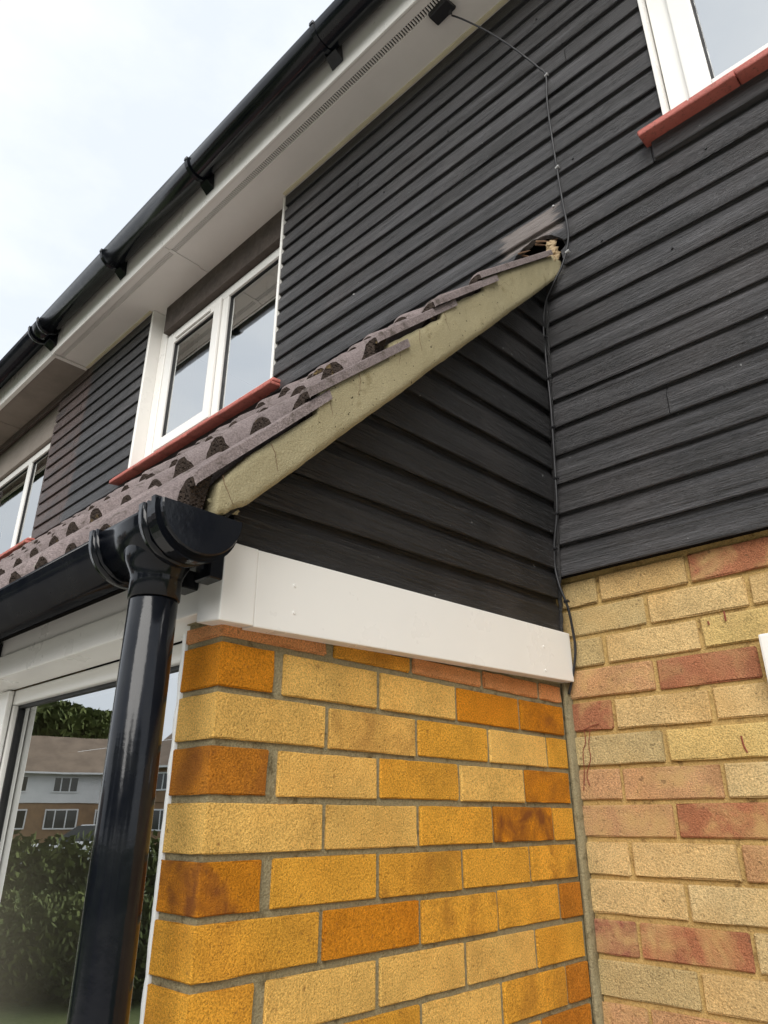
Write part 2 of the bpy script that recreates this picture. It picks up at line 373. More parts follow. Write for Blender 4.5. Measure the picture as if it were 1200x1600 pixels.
mesh('cavity_dark_sheet', box((-.05, FY+.16, 1.45), (.2, FY+.17, 1.8)), HOLE, house)  # near-black sheet painted in for the dark inside the hole
# broken laths in the hole
for i in range(9):
    a = Vector((random.uniform(-.06, .1), FY+random.uniform(.0, .02), 1.70+random.uniform(-.01, .012))); b = a+Vector((random.uniform(.02, .06), random.uniform(0, .02), random.uniform(-.03, -.008)))
    mesh('splinter', tube([a, (a+b)/2+Vector((0, .003, .002)), b], [.0035, .003, .0006], 5), TIMB, house)
# sill-side fillers below the right window, the short dark board under its sill
mesh('cladding_board', box((.463, FY-.010, zline(13)-.0), (XR, FY+.012, zline(14)-.012), .002), CL, house)
# white trims, soffit, fascia
EY, SZ = .735, 2.9035       # eaves line, soffit height
mesh('corner_trim', box((-1.287, FY-.006, 1.78), (-1.273, FY+.03, 2.897), .001), WH, house)
V0, V1 = .772, .800         # vent strip
XL = -3.43
joints = [XL, -2.02, .9, XR]
for a, b in zip(joints[:-1], joints[1:]):
    mesh('soffit_panel', box((a+.002, EY+.002, SZ), (b-.002, V0, SZ+.012), .001), SOFM, house)
    mesh('soffit_panel', box((a+.002, V1, SZ), (b-.002, 1.11, SZ+.012), .001), SOFM, house)
    vent = mesh('soffit_vent', box((a+.002, V0-.004, SZ+.020), (b-.002, V1+.004, SZ+.024)), GASK, house)  # black backing plate stands for the shade behind the vent slots
    n = int((b-a)/.0125); bars = []
    for i in range(n):
        x = a+.003+(b-a-.006)*i/n; wv = .0056 if a > -2.1 else .0066
        bars.append(box((x, V0+.0005, SZ+.001), (x+wv, V1-.0005, SZ+.008)))
    mesh('vent_bar', join(*bars), SOFM, vent, kind='stuff')
for x in joints[1:2]:
    mesh('soffit_joint_strip', box((x-.012, EY+.03, SZ-.005), (x+.012, FY-.02, SZ-.001), .001), SOFM, house)
mesh('soffit_end_strip', box((XL-.018, EY-.01, SZ-.012), (XL+.012, FY-.01, SZ-.001), .001), SOFM, house)
mesh('soffit_trim', box((-1.27, FY-.024, SZ-.007), (XR, FY-.006, SZ-.001), .001), CREAM, house)
mesh('soffit_trim', box((XL+.01, FY-.024, SZ-.007), (-2.56, FY-.006, SZ-.001), .001), CREAM, house)
mesh('fascia_board', box((XL, EY-.012, SZ-.006), (XR, EY, SZ+.20), .002), WH, house)
mesh('roof', join(hexa([(XL, .60, 3.07), (XR, .60, 3.07), (XR, 5.0, 5.4), (XL, 5.0, 5.4), (XL, .60, 3.10), (XR, .60, 3.10), (XR, 5.0, 5.43), (XL, 5.0, 5.43)])), RTILE, house)
# ---- windows
def window(parent, name, x0, x1, z0, z1, fy, mull=None, fw=.055, sash=.045, pane_list=None, label=None, vent=False):
    """frame of four bars, mullions, sashes and panes; fy is its front"""
    wd = mesh(name, join(box((x0, fy, z0), (x0+fw, fy+.06, z1), .004, 2), box((x1-fw, fy, z0), (x1, fy+.06, z1), .004, 2),
              box((x0+fw, fy+.001, z1-fw), (x1-fw, fy+.059, z1), .004, 2), box((x0+fw, fy+.001, z0), (x1-fw, fy+.059, z0+fw), .004, 2)), WHF, parent)
    if label: wd['label'] = label
    edges = [x0+fw]
    for m in (mull or []):
        mesh('mullion', box((m-.032, fy+.002, z0+fw), (m+.032, fy+.058, z1-fw), .004, 2), WHF, wd); edges += [m-.032, m+.032]
    edges.append(x1-fw)
    for i in range(0, len(edges), 2):
        a, b = edges[i], edges[i+1]; op = pane_list[i//2] if pane_list else False
        za, zb = z0+fw, z1-fw; gy = fy+.018
        if op:
            mesh('sash', join(box((a-.012, fy-.014, za-.012), (a+sash, fy+.0, zb+.012), .004, 2), box((b-sash, fy-.014, za-.012), (b+.012, fy+.0, zb+.012), .004, 2),
                 box((a+sash, fy-.013, zb-sash), (b-sash, fy-.0005, zb+.012), .004, 2), box((a+sash, fy-.013, za-.012), (b-sash, fy-.0005, za+sash), .004, 2)), WHF, wd)
            a, b, za, zb = a+sash, b-sash, za+sash, zb-sash; gy = fy+.001
        g = .007
        mesh('gasket', join(box((a-.002, gy-.004, za), (a+g, gy+.02, zb)), box((b-g, gy-.004, za), (b+.002, gy+.02, zb)), box((a+g, gy-.0035, zb-g), (b-g, gy+.0195, zb+.002)), box((a+g, gy-.0035, za-.002), (b-g, gy+.0195, za+g))), GASK, wd)
        mesh('pane', ([(a+.001, gy+.004, za+.001), (b-.001, gy+.004, za+.001), (b-.001, gy+.004, zb-.001), (a+.001, gy+.004, zb-.001)], [(0, 1, 2, 3)]), GLASS, wd)
        mesh('spacer', join(box((a+.001, gy+.010, za+.001), (a+.012, gy+.024, zb-.001)), box((b-.012, gy+.010, za+.001), (b-.001, gy+.024, zb-.001)), box((a+.013, gy+.010, zb-.012), (b-.013, gy+.024, zb-.001))), METAL, wd)
        if vent and op: mesh('trickle_vent', box((a+.03, fy-.026, zb+.012), (b-.03, fy-.014, zb+.034), .005, 2), WHF, wd)
    return wd
def sill(wd, x0, x1, z, fy, depth=.055):
    """two courses of red tiles on a slight fall"""
    x = x0; i = 0
    while x < x1-.01:
        q = min(x+.262+random.uniform(-.004, .004), x1); dz = random.uniform(-.0012, .0012)
        V, F = brickbox((x+.0012, fy-depth, z-.026+dz), (q-.0012, fy+.09, z-.006+dz), .0012, .003, .05)
        V = [(a, b, c-(fy+.09-b)*.12) for a, b, c in V]
        mesh('sill_tile', (V, F), RED, wd, True)
        x = q; i += 1
    x = x0-.0; 
    while x < x1-.01:
        q = min(x+.262 if x > x0 else x0+.14, x1)
        V, F = brickbox((x+.0012-.006*(x == x0), fy-depth+.014, z-.0045), (q-.0012, fy+.09, z+.013), .0012, .003, .05)
        V = [(a, b, c-(fy+.09-b)*.12) for a, b, c in V]
        mesh('sill_tile', (V, F), RED, wd, True)
        x = q
WL = window(house, 'window', -2.46, -1.30, 1.86, 2.705, 1.045, [-1.86], .055, .05, [True, False], 'white two light window below a dark timber lintel', True)
sill(WL, -2.66, -1.215, 1.790, FY)
# white reveal board left of it and the lintel above
mesh('reveal_board', box((-2.556, FY-.008, 1.80), (-2.534, 1.12, SZ-.002), .002), WH, house)
mesh('reveal_board', box((-2.532, 1.040, 1.81), (-2.462, 1.06, SZ-.002), .002), WH, house)
mesh('lintel', box((-2.46, FY+.035, 2.71), (-1.288, 1.10, SZ-.002), .003), DIRTW, house)
mesh('apron_board', box((-2.55, FY+.006, 1.70), (-1.285, FY+.02, 1.775), .002), CL, house)
WR = window(house, 'window', .522, 1.88, 1.795, 3.0, 1.0, [1.25], .07, .05, [True, True], 'large white window over a red tile sill, close to the house corner')
sill(WR, .445, 1.95, 1.842, FY)
mesh('reveal_board', box((.508, FY-.010, 1.862), (.519, 1.06, SZ-.004), .001), WH, house)
DROOM = m_plain('dimmed_room_wall', (.30, .27, .21), .9, .1)  # darker room copy: dimness put into the wall colour to clear the reflection
def room(name, x0, x1, y0, y1, z0, z1, parent, mat=ROOMW):
    mesh(name, join(box((x0, y1, z0), (x1, y1+.05, z1)), box((x0-.05, y0, z0), (x0-.002, y1, z1)), box((x1+.002, y0, z0), (x1+.05, y1, z1)), box((x0, y0, z1+.002), (x1, y1, z1+.05)), box((x0, y0, z0-.05), (x1, y1, z0-.002))), mat, parent)
room('room', -2.75, -.9, 1.215, 4.0, .95, 2.88, house)
room('room', .3, 2.1, 1.215, 4.5, .95, 2.99, house)
def curtain(x0, x1, y, z0, z1, label, folds=7):
    n = folds*6
    def pf(i, t):
        x = x0+(x1-x0)*t; yy = y+.018*math.sin(t*folds*2*math.pi)
        return [(x, yy, z0), (x+.01*math.sin(t*20), yy*1.0+.006*math.sin(9*t), (z0+z1)/2), (x, yy, z1), (x, yy+.003, z1), (x, yy+.003, z0)]
    o = mesh('curtain', sweep(pf, [i/n for i in range(n+1)]), CURT, None, True); o['label'] = label; o['category'] = 'curtain'; return o
curtain(-1.66, -1.36, 1.165, 1.6, 2.72, 'cream curtain behind the right light of the upstairs window', 5)
curtain(-2.52, -2.32, 1.165, 1.6, 2.72, 'cream curtain behind the opening light of the upstairs window', 4)
# ---- gutters
def half_pipe(xa, xb, yc, zc, r, t=.003, n=18, rim=.004):
    pr = []
    for i in range(n+1): a = math.pi+math.pi*i/n; pr.append((yc+r*math.cos(a), zc+r*math.sin(a)))
    pr += [(yc+r+.0012, zc+rim), (yc+r-t-.001, zc+rim)]
    for i in range(n, -1, -1): a = math.pi+math.pi*i/n; pr.append((yc+(r-t)*math.cos(a), zc+(r-t)*math.sin(a)))
    pr += [(yc-r+t+.001, zc+rim), (yc-r-.0012, zc+rim)]
    return sweep(lambda i, x: [(x, p[0], p[1]) for p in pr], [xa, (xa+xb)/2, xb])
def half_disc(x0, x1, yc, zc, r, n=22):
    pr = [(yc+r*math.cos(math.pi+math.pi*i/n), zc+r*math.sin(math.pi+math.pi*i/n)) for i in range(n+1)]
    return sweep(lambda i, x: [(x, yc+(p[0]-yc)*(1 if 0 < i < 3 else .97), zc+(p[1]-zc)*(1 if 0 < i < 3 else .97)) for p in pr], [x0, x0+.002, x1-.002, x1])
def bracket(x, yc, zc, r, yw, parent, wd=.022):
    """half ring under the gutter, lip clip in front, foot on the fascia"""
    hp = half_pipe(x-wd/2, x+wd/2, yc, zc, r+.0055, .005, 16, .010)
    foot = hexa([(x-.030, yc+r*.55, zc-r*.95), (x+.030, yc+r*.55, zc-r*.95), (x+.034, yw-.0015, zc-r*1.45), (x-.034, yw-.0015, zc-r*1.45),
                 (x-.014, yc+r*.6, zc-.01), (x+.014, yc+r*.6, zc-.01), (x+.020, yw-.0015, zc+.03), (x-.020, yw-.0015, zc+.03)], .002)
    lip = box((x-wd/2-.001, yc-r-.009, zc-.004), (x+wd/2+.001, yc-r+.004, zc+.015), .002)
    return mesh('gutter_bracket', join(hp, foot, lip), BK, parent)
UYC, UZC, UR = .640, 3.052, .067
ug = mesh('gutter', half_pipe(-3.36, XR, UYC, UZC, UR), BK, house, True); ug['label'] = 'black half round gutter along the upper eaves'
for x in (-.62, -1.57, -2.47, .4, 1.4): bracket(x, UYC, UZC, UR, EY-.012, ug)
# ================================================================== neighbouring house
nb = thing('neighbouring_house', 'attached house with bare grey soffit and far left window', 'house', (-6, 1.5, GZ))
for k in range(8, 27):
    z0 = zline(k)
    for p, q in ([(-6.5, -3.434)] if z0+.03 < 1.66 or z0 > 2.80 else [(-3.865, -3.434), (-6.5, -5.3)]):
        if k > 24 and p < -3.9: p = -6.5
        wall_board(p, q, k, nb)
mesh('sheathing', join(box((-6.5, FY+.03, 1.2), (-3.434, BY+.2, 1.655)), box((-3.86, FY+.03, 1.66), (-3.434, BY+.2, 3.1)), box((-6.5, FY+.03, 1.66), (-5.31, BY+.2, 3.1))), HOLE, nb, kind='stuff')
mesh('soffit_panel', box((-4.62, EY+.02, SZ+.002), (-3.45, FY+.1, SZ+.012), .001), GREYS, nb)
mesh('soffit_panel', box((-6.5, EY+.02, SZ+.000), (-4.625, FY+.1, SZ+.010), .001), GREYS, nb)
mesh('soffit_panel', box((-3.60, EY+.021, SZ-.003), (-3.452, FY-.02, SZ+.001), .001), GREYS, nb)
mesh('fascia_board', box((-6.5, EY-.010, SZ-.012), (-3.432, EY+.02, SZ+.20), .002), WH, nb)
mesh('roof', hexa([(-9, .60, 3.07), (XL-.01, .60, 3.07), (XL-.01, 5.0, 5.4), (-9, 5.0, 5.4), (-9, .60, 3.10), (XL-.01, .60, 3.10), (XL-.01, 5.0, 5.43), (-9, 5.0, 5.43)]), RTILE, nb)
mesh('wall', box((-9, BY+.3, GZ), (-3.6, BY+.4, 1.65)), DBRICK, nb)
WF = window(nb, 'window', -5.3, -3.90, 1.80, 2.60, 1.04, [-4.42], .055, .045, [False, False])
sill(WF, -5.4, -3.80, 1.745, FY)
mesh('lintel', box((-5.3, FY+.04, 2.605), (-3.872, 1.1, SZ-.001), .003), GREYS, nb)
mesh('reveal_board', box((-3.898, FY+.01, 1.8), (-3.870, 1.1, 2.602)), CL, nb)
room('room', -5.6, -3.7, 1.215, 4.0, .95, 2.88, nb)
ng = mesh('gutter', half_pipe(-9, -3.40, UYC, UZC, UR), BK, nb, True)
un = mesh('gutter_union', join(half_pipe(-3.50, -3.34, UYC, UZC, UR+.004, .005), half_pipe(-3.50, -3.475, UYC, UZC, UR+.010, .006, 18, .012), half_pipe(-3.365, -3.34, UYC, UZC, UR+.010, .006, 18, .012),
     hexa([(-3.47, UYC+.03, UZC-.09), (-3.37, UYC+.03, UZC-.09), (-3.37, EY-.013, UZC-.115), (-3.47, EY-.013, UZC-.115), (-3.45, UYC+.04, UZC-.01), (-3.39, UYC+.04, UZC-.01), (-3.39, EY-.013, UZC+.03), (-3.45, EY-.013, UZC+.03)], .003)), BK, ng, True)
# ================================================================== porch extension
porch = thing('porch_extension', 'single storey porch of orange brick with lean-to tile roof and boarded gable', 'porch', (-1.5, .4, GZ))
OR = dict(L=(.85, .52, .145), M=(.82, .41, .052), D=(.64, .245, .016), P=(.82, .40, .15), K=(.53, .20, .022))
ST = [(0, .215), (.2255, .440), (.450, .665), (.675, .890), (.900, .982)]
HD = [(0, .1025), (.1235, .3375), (.3480, .5625), (.5725, .7875), (.7975, .976)]
rowsO = {3: ('DLLDD', '00003'), 2: ('LLMLM', '02000'), 1: ('KLMLD', '40103'), 0: ('LLMDM', '00050'), -1: ('DMMMM', '50203'), -2: ('MDMMK', '10210'), -3: ('MLLLM', '10010'), -4: ('MMLMK', '01020')}
for k in range(-21, 4):
    pat = HD if k % 2 else ST; cod, bl = rowsO.get(k, (None, None))
    for i, (a, b) in enumerate(pat):
        cc = cod[i] if cod else random.choice('LLMMMDK'); c = OR[cc]; f = random.uniform(.95, 1.05)
        bb = int(bl[i])/5 if bl else random.choice((0, 0, 0, .5))
        x0 = -.1025 if i == 0 else -.10; y0 = a if i else 0
        pr = random.uniform(-.0008, .0015); dz = random.uniform(-.001, .001)
        o = mesh('brick', brickbox((x0, y0, k*.075+dz), (pr, b, k*.075+.065+dz), .0013, .0018, .028), BR_O, porch, False, (c[0]*f, c[1]*f, c[2]*f, 1-bb))
for i, (a, b) in enumerate([(0, .213), (.232, .428), (.438, .655), (.665, .875), (.886, .978)]):     # cut course under the fascia
    c = OR['P' if i != 1 else 'M']; V, F = brickbox((-.1025 if i == 0 else -.1, a, .300), (.000, b, .3185+.020*b), .0018, .003, .03)
    mesh('brick', (V, F), BR_O, porch, False, (c[0]*.95, c[1]*.9, c[2], .8))
mesh('wall', join(box((-.0995, .0045, GZ), (-.0050, 1.03, .36)), box((-.0, .985, GZ), (.0035, 1.03, .36))), MO_O, porch)
mesh('wall', box((-4, .03, GZ), (-.12, .22, -.95)), DBRICK, porch)
# ragged bedding smeared over the cut course
V, F = [], []
n = 60
for i in range(n+1):
    y = .002+.985*i/n; t = .330+.022*y+.006*noise.noise((y*25, 3, 1))
    V += [(.0022, y, t-.006), (.0028, y, .42), (-.006, y, .42), (-.006, y, t-.006)]
    if i:
        for j in range(4): F.append(((i-1)*4+j, (i-1)*4+(j+1) % 4, i*4+(j+1) % 4, i*4+j))
mesh('bedding_mortar', (V, F), MO_O, porch, True)
mesh('bedding_mortar', box((-.1015, -.0015, .331), (-.002, .01, .42), .001), MO_O, porch)
# corner joint against the main wall
mesh('corner_mortar', brickbox((-.002, .984, -.60), (.010, 1.022, .352), .0022, .004, .03), MO_O, porch, True)
# side fascia (falls a little towards the corner) and corner cover
def sidez(y, lo): return (.3115+.0385*y) if lo else (.4365+.0335*y)
mesh('fascia_board', hexa([(.0, .035, sidez(.035, 1)), (.030, .035, sidez(.035, 1)), (.030, .996, sidez(.996, 1)), (.0, .996, sidez(.996, 1)),
                           (.0, .035, sidez(.035, 0)), (.030, .035, sidez(.035, 0)), (.030, .996, sidez(.996, 0)), (.0, .996, sidez(.996, 0))], .0022), WH, porch)
mesh('corner_cover', hexa([(-.030, -.0285, .318), (.0325, -.0285, .3115), (.0325, .034, .3135), (-.030, .034, .318), (-.030, -.0285, .44), (.0325, -.0285, .4365), (.0325, .034, .4375), (-.030, .034, .44)], .0025), WH, porch)
for q in [(461, 915), (460, 957), (850, 1010), (853, 1047)]:
    c = at(q[0], q[1], 0, .031); mesh('screw_cap', tube([c-Vector((.001, 0, 0)), c+Vector((.0006, 0, 0))], [.0030, .0024], 10), WH, porch)
# front fascia: upper board behind the gutter and a lower lipped board
mesh('fascia_board', box((-5.5, -.018, .388), (-.031, .02, .50), .0015), WH, porch)
mesh('fascia_board', box((-5.5, -.024, .330), (-.031, .045, .3875), .004, 2) if False else hexa([(-5.5, -.026, .334), (-.0305, -.026, .334), (-.0305, .05, .329), (-5.5, .05, .329), (-5.5, -.024, .3872), (-.0305, -.024, .3872), (-.0305, .05, .3872), (-5.5, .05, .3872)], .003), WH, porch)
for x in (-.62, -1.4, -2.2):
    for z in (.405, .47):
        c = Vector((x+random.uniform(-.01, .01), -.018, z)); mesh('screw_cap', tube([c+Vector((0, .001, 0)), c-Vector((0, .0016, 0))], [.0036, .0028], 10), WH, porch)
mesh('fascia_seam', box((-.113, -.0275, .333), (-.111, -.0265, .386)), GASK, porch)
# sealant bead between brick and frame
V, F = [], []
for i in range(121):
    z = -1.0+1.32*i/120; wv = .0035*noise.noise((z*30, 1, 2))+.002*noise.noise((z*90, 5, 2))
    V += [(-.1015, .001+wv*.3, z), (-.116+wv, .003, z), (-.120+wv, .046, z), (-.1015, .046, z)]
    if i:
        for j in range(4): F.append(((i-1)*4+j, (i-1)*4+(j+1) % 4, i*4+(j+1) % 4, i*4+j))
mesh('sealant_bead', (V, F), SEAL, porch, True)
# front window
PW = window(porch, 'window', -2.40, -.122, -.95, .3275, .050, [-.972, -1.70], .034, .050, [False, False, False], 'large white ground floor window reflecting the houses opposite')
mesh('frame_cover', box((-.918-.09, .036, -.948), (-.940, .049, .326), .003, 2), WHF, PW)
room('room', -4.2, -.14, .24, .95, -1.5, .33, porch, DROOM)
mesh('window_board', box((-2.4, .13, -.99), (-.13, .235, -.952), .002), WHF, PW)
# gable boards
def gx(z): return .010+.060*(z-.45)
def vz_under(y): return .513+1.045*y       # underside of the verge
gb = [.4365, .520, .598, .692, .783, .880, .968, 1.058, 1.148, 1.238, 1.330, 1.42, 1.51]
for k in range(len(gb)-1):
    z0, z1 = gb[k], gb[k+1]; ya = max((z0-.513)/1.045-.03, -.012)
    n = 10
    def pf(i, y, z0=z0, z1=z1, k=k):
        r = []
        for j, (fx, z) in enumerate(board_profile(z0, z1, 0, .015)):
            zz = z+.036*(y-.05)
            lim = vz_under(y)+.045
            zz = min(zz, lim)
            r.append((gx(zz)+.012-fx+.0012*noise.noise((y*3, k, 0)), y, zz+(.0007*random.uniform(-1, 1) if j in (1, 2) else 0)))
        return r
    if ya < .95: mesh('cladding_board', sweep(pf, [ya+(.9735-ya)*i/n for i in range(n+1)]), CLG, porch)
V = [(.0, -.02, .44), (.0, .97, .44), (.0, .97, 1.53), (.0, -.02, .52), (-.02, -.02, .44), (-.02, .97, .44), (-.02, .97, 1.53), (-.02, -.02, .52)]
mesh('gable_backing', (V, [(0, 1, 2, 3), (7, 6, 5, 4), (0, 4, 5, 1), (1, 5, 6, 2), (2, 6, 7, 3), (3, 7, 4, 0)]), HOLE, porch)
# knobbly filler in the inner corner
pts = []
for i in range(60):
    z = .47+1.0*i/59; pts.append((gx(z)+.012+.003*noise.noise((z*40, 0, 0)), .970+.002*noise.noise((z*30, 4, 0)), z))
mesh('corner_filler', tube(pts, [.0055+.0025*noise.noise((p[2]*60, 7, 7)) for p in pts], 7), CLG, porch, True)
# verge: undercloak and mortar fillet
def xv(z): return .096+.034*(z-.45)/1.1
def clampz(z, lo): return max(z, lo)
under, top = [], []
nS = 240
tip = -.092
V, F = [], []
ROWS = 7
TN = [(-.119, .491, 1.02), (.066, .722, .93), (.240, .916, .93), (.402, 1.096, .90), (.574, 1.289, .86)]   # crown of each course at its nose, slope
def tile_under(y):   # underside of the edge tile that lies uppermost here
    i = max([0]+[k for k in range(5) if TN[k][0]+.016 < y])
    return TN[i][1]-.0155+(y-TN[i][0])*TN[i][2]
for i in range(nS+1):
    t = i/nS; y = tip+(1.000-tip)*t
    zb = vz_under(y)+.0035*noise.noise((y*9, 1, 1))+.0015*noise.noise((y*50, 1, 1)); zt = tile_under(y)+.003*noise.noise((y*40, 8, 1))
    if t < .05: zb += .022*(1-t/.05)+.008*noise.noise((y*90, 2, 2)); zt -= .012*(1-t/.05)
    if t > .965: zt -= .03*(t-.965)/.035
    for j in range(ROWS+1):
        s_ = j/ROWS; z = zb+(zt-zb)*s_; b = .004*noise.noise((y*7, z*7, 0))+.0012*noise.noise((y*45, z*45, 3))
        b -= .003*(max(0, (s_-.85))/.15)**1.5+.003*(max(0, .15-s_)/.15)
        V.append((xv(z)+.001+b, y, z))
    for j in range(ROWS, -1, -1):
        s_ = j/ROWS; z = zb+(zt-zb)*s_; V.append((xv(z)-.045, y, z))
m_ = 2*(ROWS+1)
for i in range(1, nS+1):
    for j in range(m_): F.append(((i-1)*m_+j, (i-1)*m_+(j+1) % m_, i*m_+(j+1) % m_, i*m_+j))
F.append(tuple(range(m_))); F.append(tuple(nS*m_+j for j in range(m_)))
mesh('verge_mortar', (V, F), VERGE, porch, True)
V = []
for y in (tip+.012, .3, .65, .972):
    z = vz_under(y)+.002; V += [(gx(z)-.01, y, z), (xv(z)-.010, y, z), (xv(z)-.010, y, z+.007), (gx(z)-.01, y, z+.007)]
mesh('undercloak', (V, [(a*4+j, a*4+(j+1) % 4, a*4+4+(j+1) % 4, a*4+4+j) for a in range(3) for j in range(4)]+[(0, 1, 2, 3), (12, 13, 14, 15)]), CLG, porch)
for i in range(7):     # hairline cracks where the tiles meet the fillet
    y = TN[min(4, i//2)][0]+(.10 if i % 2 else .02)+random.uniform(0, .04); z = tile_under(y)-.004; P = []
    for k in range(6):
        b_ = .004*noise.noise((y*7, z*7, 0))+.0012*noise.noise((y*45, z*45, 3)); P.append((xv(z)+.0014+b_, y, z)); y += random.uniform(-.004, .009); z -= random.uniform(.007, .013)
        if z < vz_under(y)+.01: break
    if len(P) > 2: mesh('crack', tube(P, [.0005*(1-.12*k) for k in range(len(P))], 4), TIMB, porch)
# broken lumps at the lower and upper ends of the fillet
def lump(c, r, n=2, seed=0, name='lump', mat=VERGE, parent=None, sc3=(1, 1, 1), amp=.5):
    bm = bmesh.new(); bmesh.ops.create_icosphere(bm, subdivisions=n, radius=1)
    for v in bm.verts:
        k = 1+amp*noise.noise(v.co*1.7+Vector((seed, 0, 0)))+amp*.45*noise.noise(v.co*5+Vector((seed, 0, 0))); v.co = Vector((c[0]+v.co.x*r*k*sc3[0], c[1]+v.co.y*r*k*sc3[1], c[2]+v.co.z*r*k*sc3[2]))
    bm.verts.index_update(); vf = ([v.co.copy() for v in bm.verts], [tuple(v.index for v in f.verts) for f in bm.faces]); bm.free()
    return mesh(name, vf, mat, parent, False)
for i, (px, py, r) in enumerate([(350, 790, .013), (337, 786, .010), (362, 797, .010), (346, 776, .012)]):
    c = at(px, py, 0, .080); lump(c, r, 3, i, 'mortar_lump', VERGE, porch, (.45, 1.3, .6), .3)
for i, (px, py, r) in enumerate([(868, 406, .022), (873, 396, .016), (864, 396, .018), (870, 416, .016), (858, 408, .018), (874, 410, .014), (850, 408, .014), (868, 388, .010)]):
    c = at(px, py, 0, .112); lump((c[0], min(c[1], .985), c[2]), r, 3, i+20, 'crumbled_bedding', FOAM, porch, (1.1, .8, 1.0), .55)
# roof tiles: double roll, five courses
PITCHX = .124
def roll(u):   # height of the tile at distance u from a roll centre
    u = abs(u); hw = .042
    return .045*(1-(u/hw)**2.3)**.85 if u < hw else 0
def tile(i, col_, length, verge=False):
    y0 = TN[i][0]; z0 = TN[i][1]-.060; ang = math.atan(TN[i][2])
    c1 = .0895-col_*2*PITCHX; c2 = c1-PITCHX; xr = c1+PITCHX/2 if not verge else c1+.014; xl = c1-PITCHX*1.5+.002
    xs = sorted(set([xl, xr]+[c+du for c in (c1, c2) for du in (-.042, -.0405, -.037, -.032, -.025, -.017, -.009, 0, .009, .017, .025, .032, .037, .0405, .042) if xl <= c+du <= xr]))
    th = .015; lift = random.uniform(-.002, .004); tw = random.uniform(-.005, .005); sh = random.uniform(-.003, .003); sy = random.uniform(-.010, .006)
    V, F, M_ = [], [], []; st = [0, .004, .012, .05, .15, length*.7, length]; n = len(xs)
    xo = xv(z0)-.0955
    for a, s_ in enumerate(st):
        xo = xv(z0+.04+s_*math.sin(ang))-.0965
        for side in (1, 0):
            for x in xs:
                h = max(roll(x-c1), roll(x-c2))*(.95 if a == 0 else 1)
                nz_ = .0060*noise.noise((x*75, s_*60+col_*5, i*3+col_)) if a < 3 else .001*noise.noise((x*30, s_*10, i))
                if side: hz = h+th-(.004 if a == 0 else .001 if a == 1 else 0)
                elif a < 3 and not (verge and x > c1-.004): hz = -.014  # arch closed at the nose; its dark fill stands for the shadow inside
                else: hz = h-(0 if h < .003 else .002)
                V.append((x+sh+xo-(.003 if verge and x > xr-.001 and side else 0), y0+sy+s_*math.cos(ang)-hz*math.sin(ang)*.35+nz_, z0+lift+tw*(x-xl)/.25+s_*math.sin(ang)+hz+nz_))
    for a in range(len(st)-1):
        for side in (0, 1):
            for q in range(n-1):
                o = a*2*n+side*n+q; F.append((o, o+1, o+1+2*n, o+2*n)); M_.append(1 if side and a < 3 else 0)
        for q in (0, n-1): o = a*2*n+q; F.append((o, o+n, o+3*n, o+2*n)); M_.append(0)
    for q in range(n-1): F.append((q, q+1, q+1+n, q+n)); M_.append(1)
    b = (len(st)-1)*2*n
    for q in range(n-1): F.append((b+q, b+q+1, b+q+1+n, b+q+n)); M_.append(0)
    return mesh('roof_tile', (V, F), [TILE, NOSE], porch, False, None, M_)
for i in range(5):
    for c in range(24):
        tile(i, c, .345 if i < 4 else .49, c == 0)
mesh('roof_deck', hexa([(-6, -.09, .38), (-.025, -.09, .38), (-.025, .97, 1.46), (-6, .97, 1.46), (-6, -.09, .40), (-.025, -.09, .40), (-.025, .97, 1.48), (-6, .97, 1.48)]), HOLE, porch)
# gutter, outlet, stop end, downpipe
GYC, GZC, GR = -.107, .440, .056
pg = mesh('gutter', half_pipe(-6, -.10, GYC, GZC, GR), BK, porch, True); pg['label'] = 'black half round gutter below the tile roof'
mesh('gutter_outlet', join(half_pipe(-.115, .058, GYC, GZC, GR+.0045, .004)), BK, pg, True)
for xa, xb, rr in ((-.122, -.108, .0105), (-.105, -.100, .0085), (.030, .044, .0105), (.048, .053, .0085)):
    mesh('collar', half_pipe(xa, xb, GYC, GZC, GR+rr, .006, 26, .010), BK, pg, True)
mesh('stop_end', join(half_pipe(.054, .084, GYC, GZC, GR+.010, .008, 26, .006), half_pipe(.070, .080, GYC, GZC, GR+.0135, .008, 26, .009), half_disc(.082, .094, GYC, GZC+.003, GR+.0095, 30)), BK, pg)
PX, PY = -.020, -.107
rings = []
for z, rx, ry in ((.425, .058, .050), (.402, .056, .050), (.388, .049, .047), (.378, .042, .042), (.370, .0385, .0385), (.362, .0372, .0372), (.335, .0368, .0368), (.334, .0330, .0330)):
    rings.append((z, rx, ry))
mesh('outlet_spigot', sweep(lambda i, s_: [(PX+s_[1]*math.cos(2*math.pi*k/40), PY+s_[2]*math.sin(2*math.pi*k/40), s_[0]) for k in range(40)], rings), BK, pg, True)
dp = mesh('downpipe', sweep(lambda i, z: [(PX+(.0345 if z < .3325 else .0325)*math.cos(2*math.pi*k/48), PY+(.0345 if z < .3325 else .0325)*math.sin(2*math.pi*k/48), z) for k in range(48)], [GZ+.05, -1.2, -.6, .0, .331, .3335]), BK, porch, True)
dp['label'] = 'black round downpipe in front of the brick pier'
for z in (-.85, -1.4): mesh('pipe_clip', join(tube([(PX, PY, z), (PX, PY, z+.025)], .039, 32), box((PX-.03, PY+.03, z), (PX+.03, -.001, z+.025))), BK, dp)
for x in (-.06, .012, -.9, -1.7, -2.5):
    mesh('gutter_bracket', join(box((x-.02, -.052, .372), (x+.02, -.0275 if x > -.03 else -.0185, .418), .002), half_pipe(x-.012, x+.012, GYC, GZC, GR+.0055, .005) if x < -.5 else box((x-.01, -.08, .385), (x+.01, -.05, .40))), BK, pg)
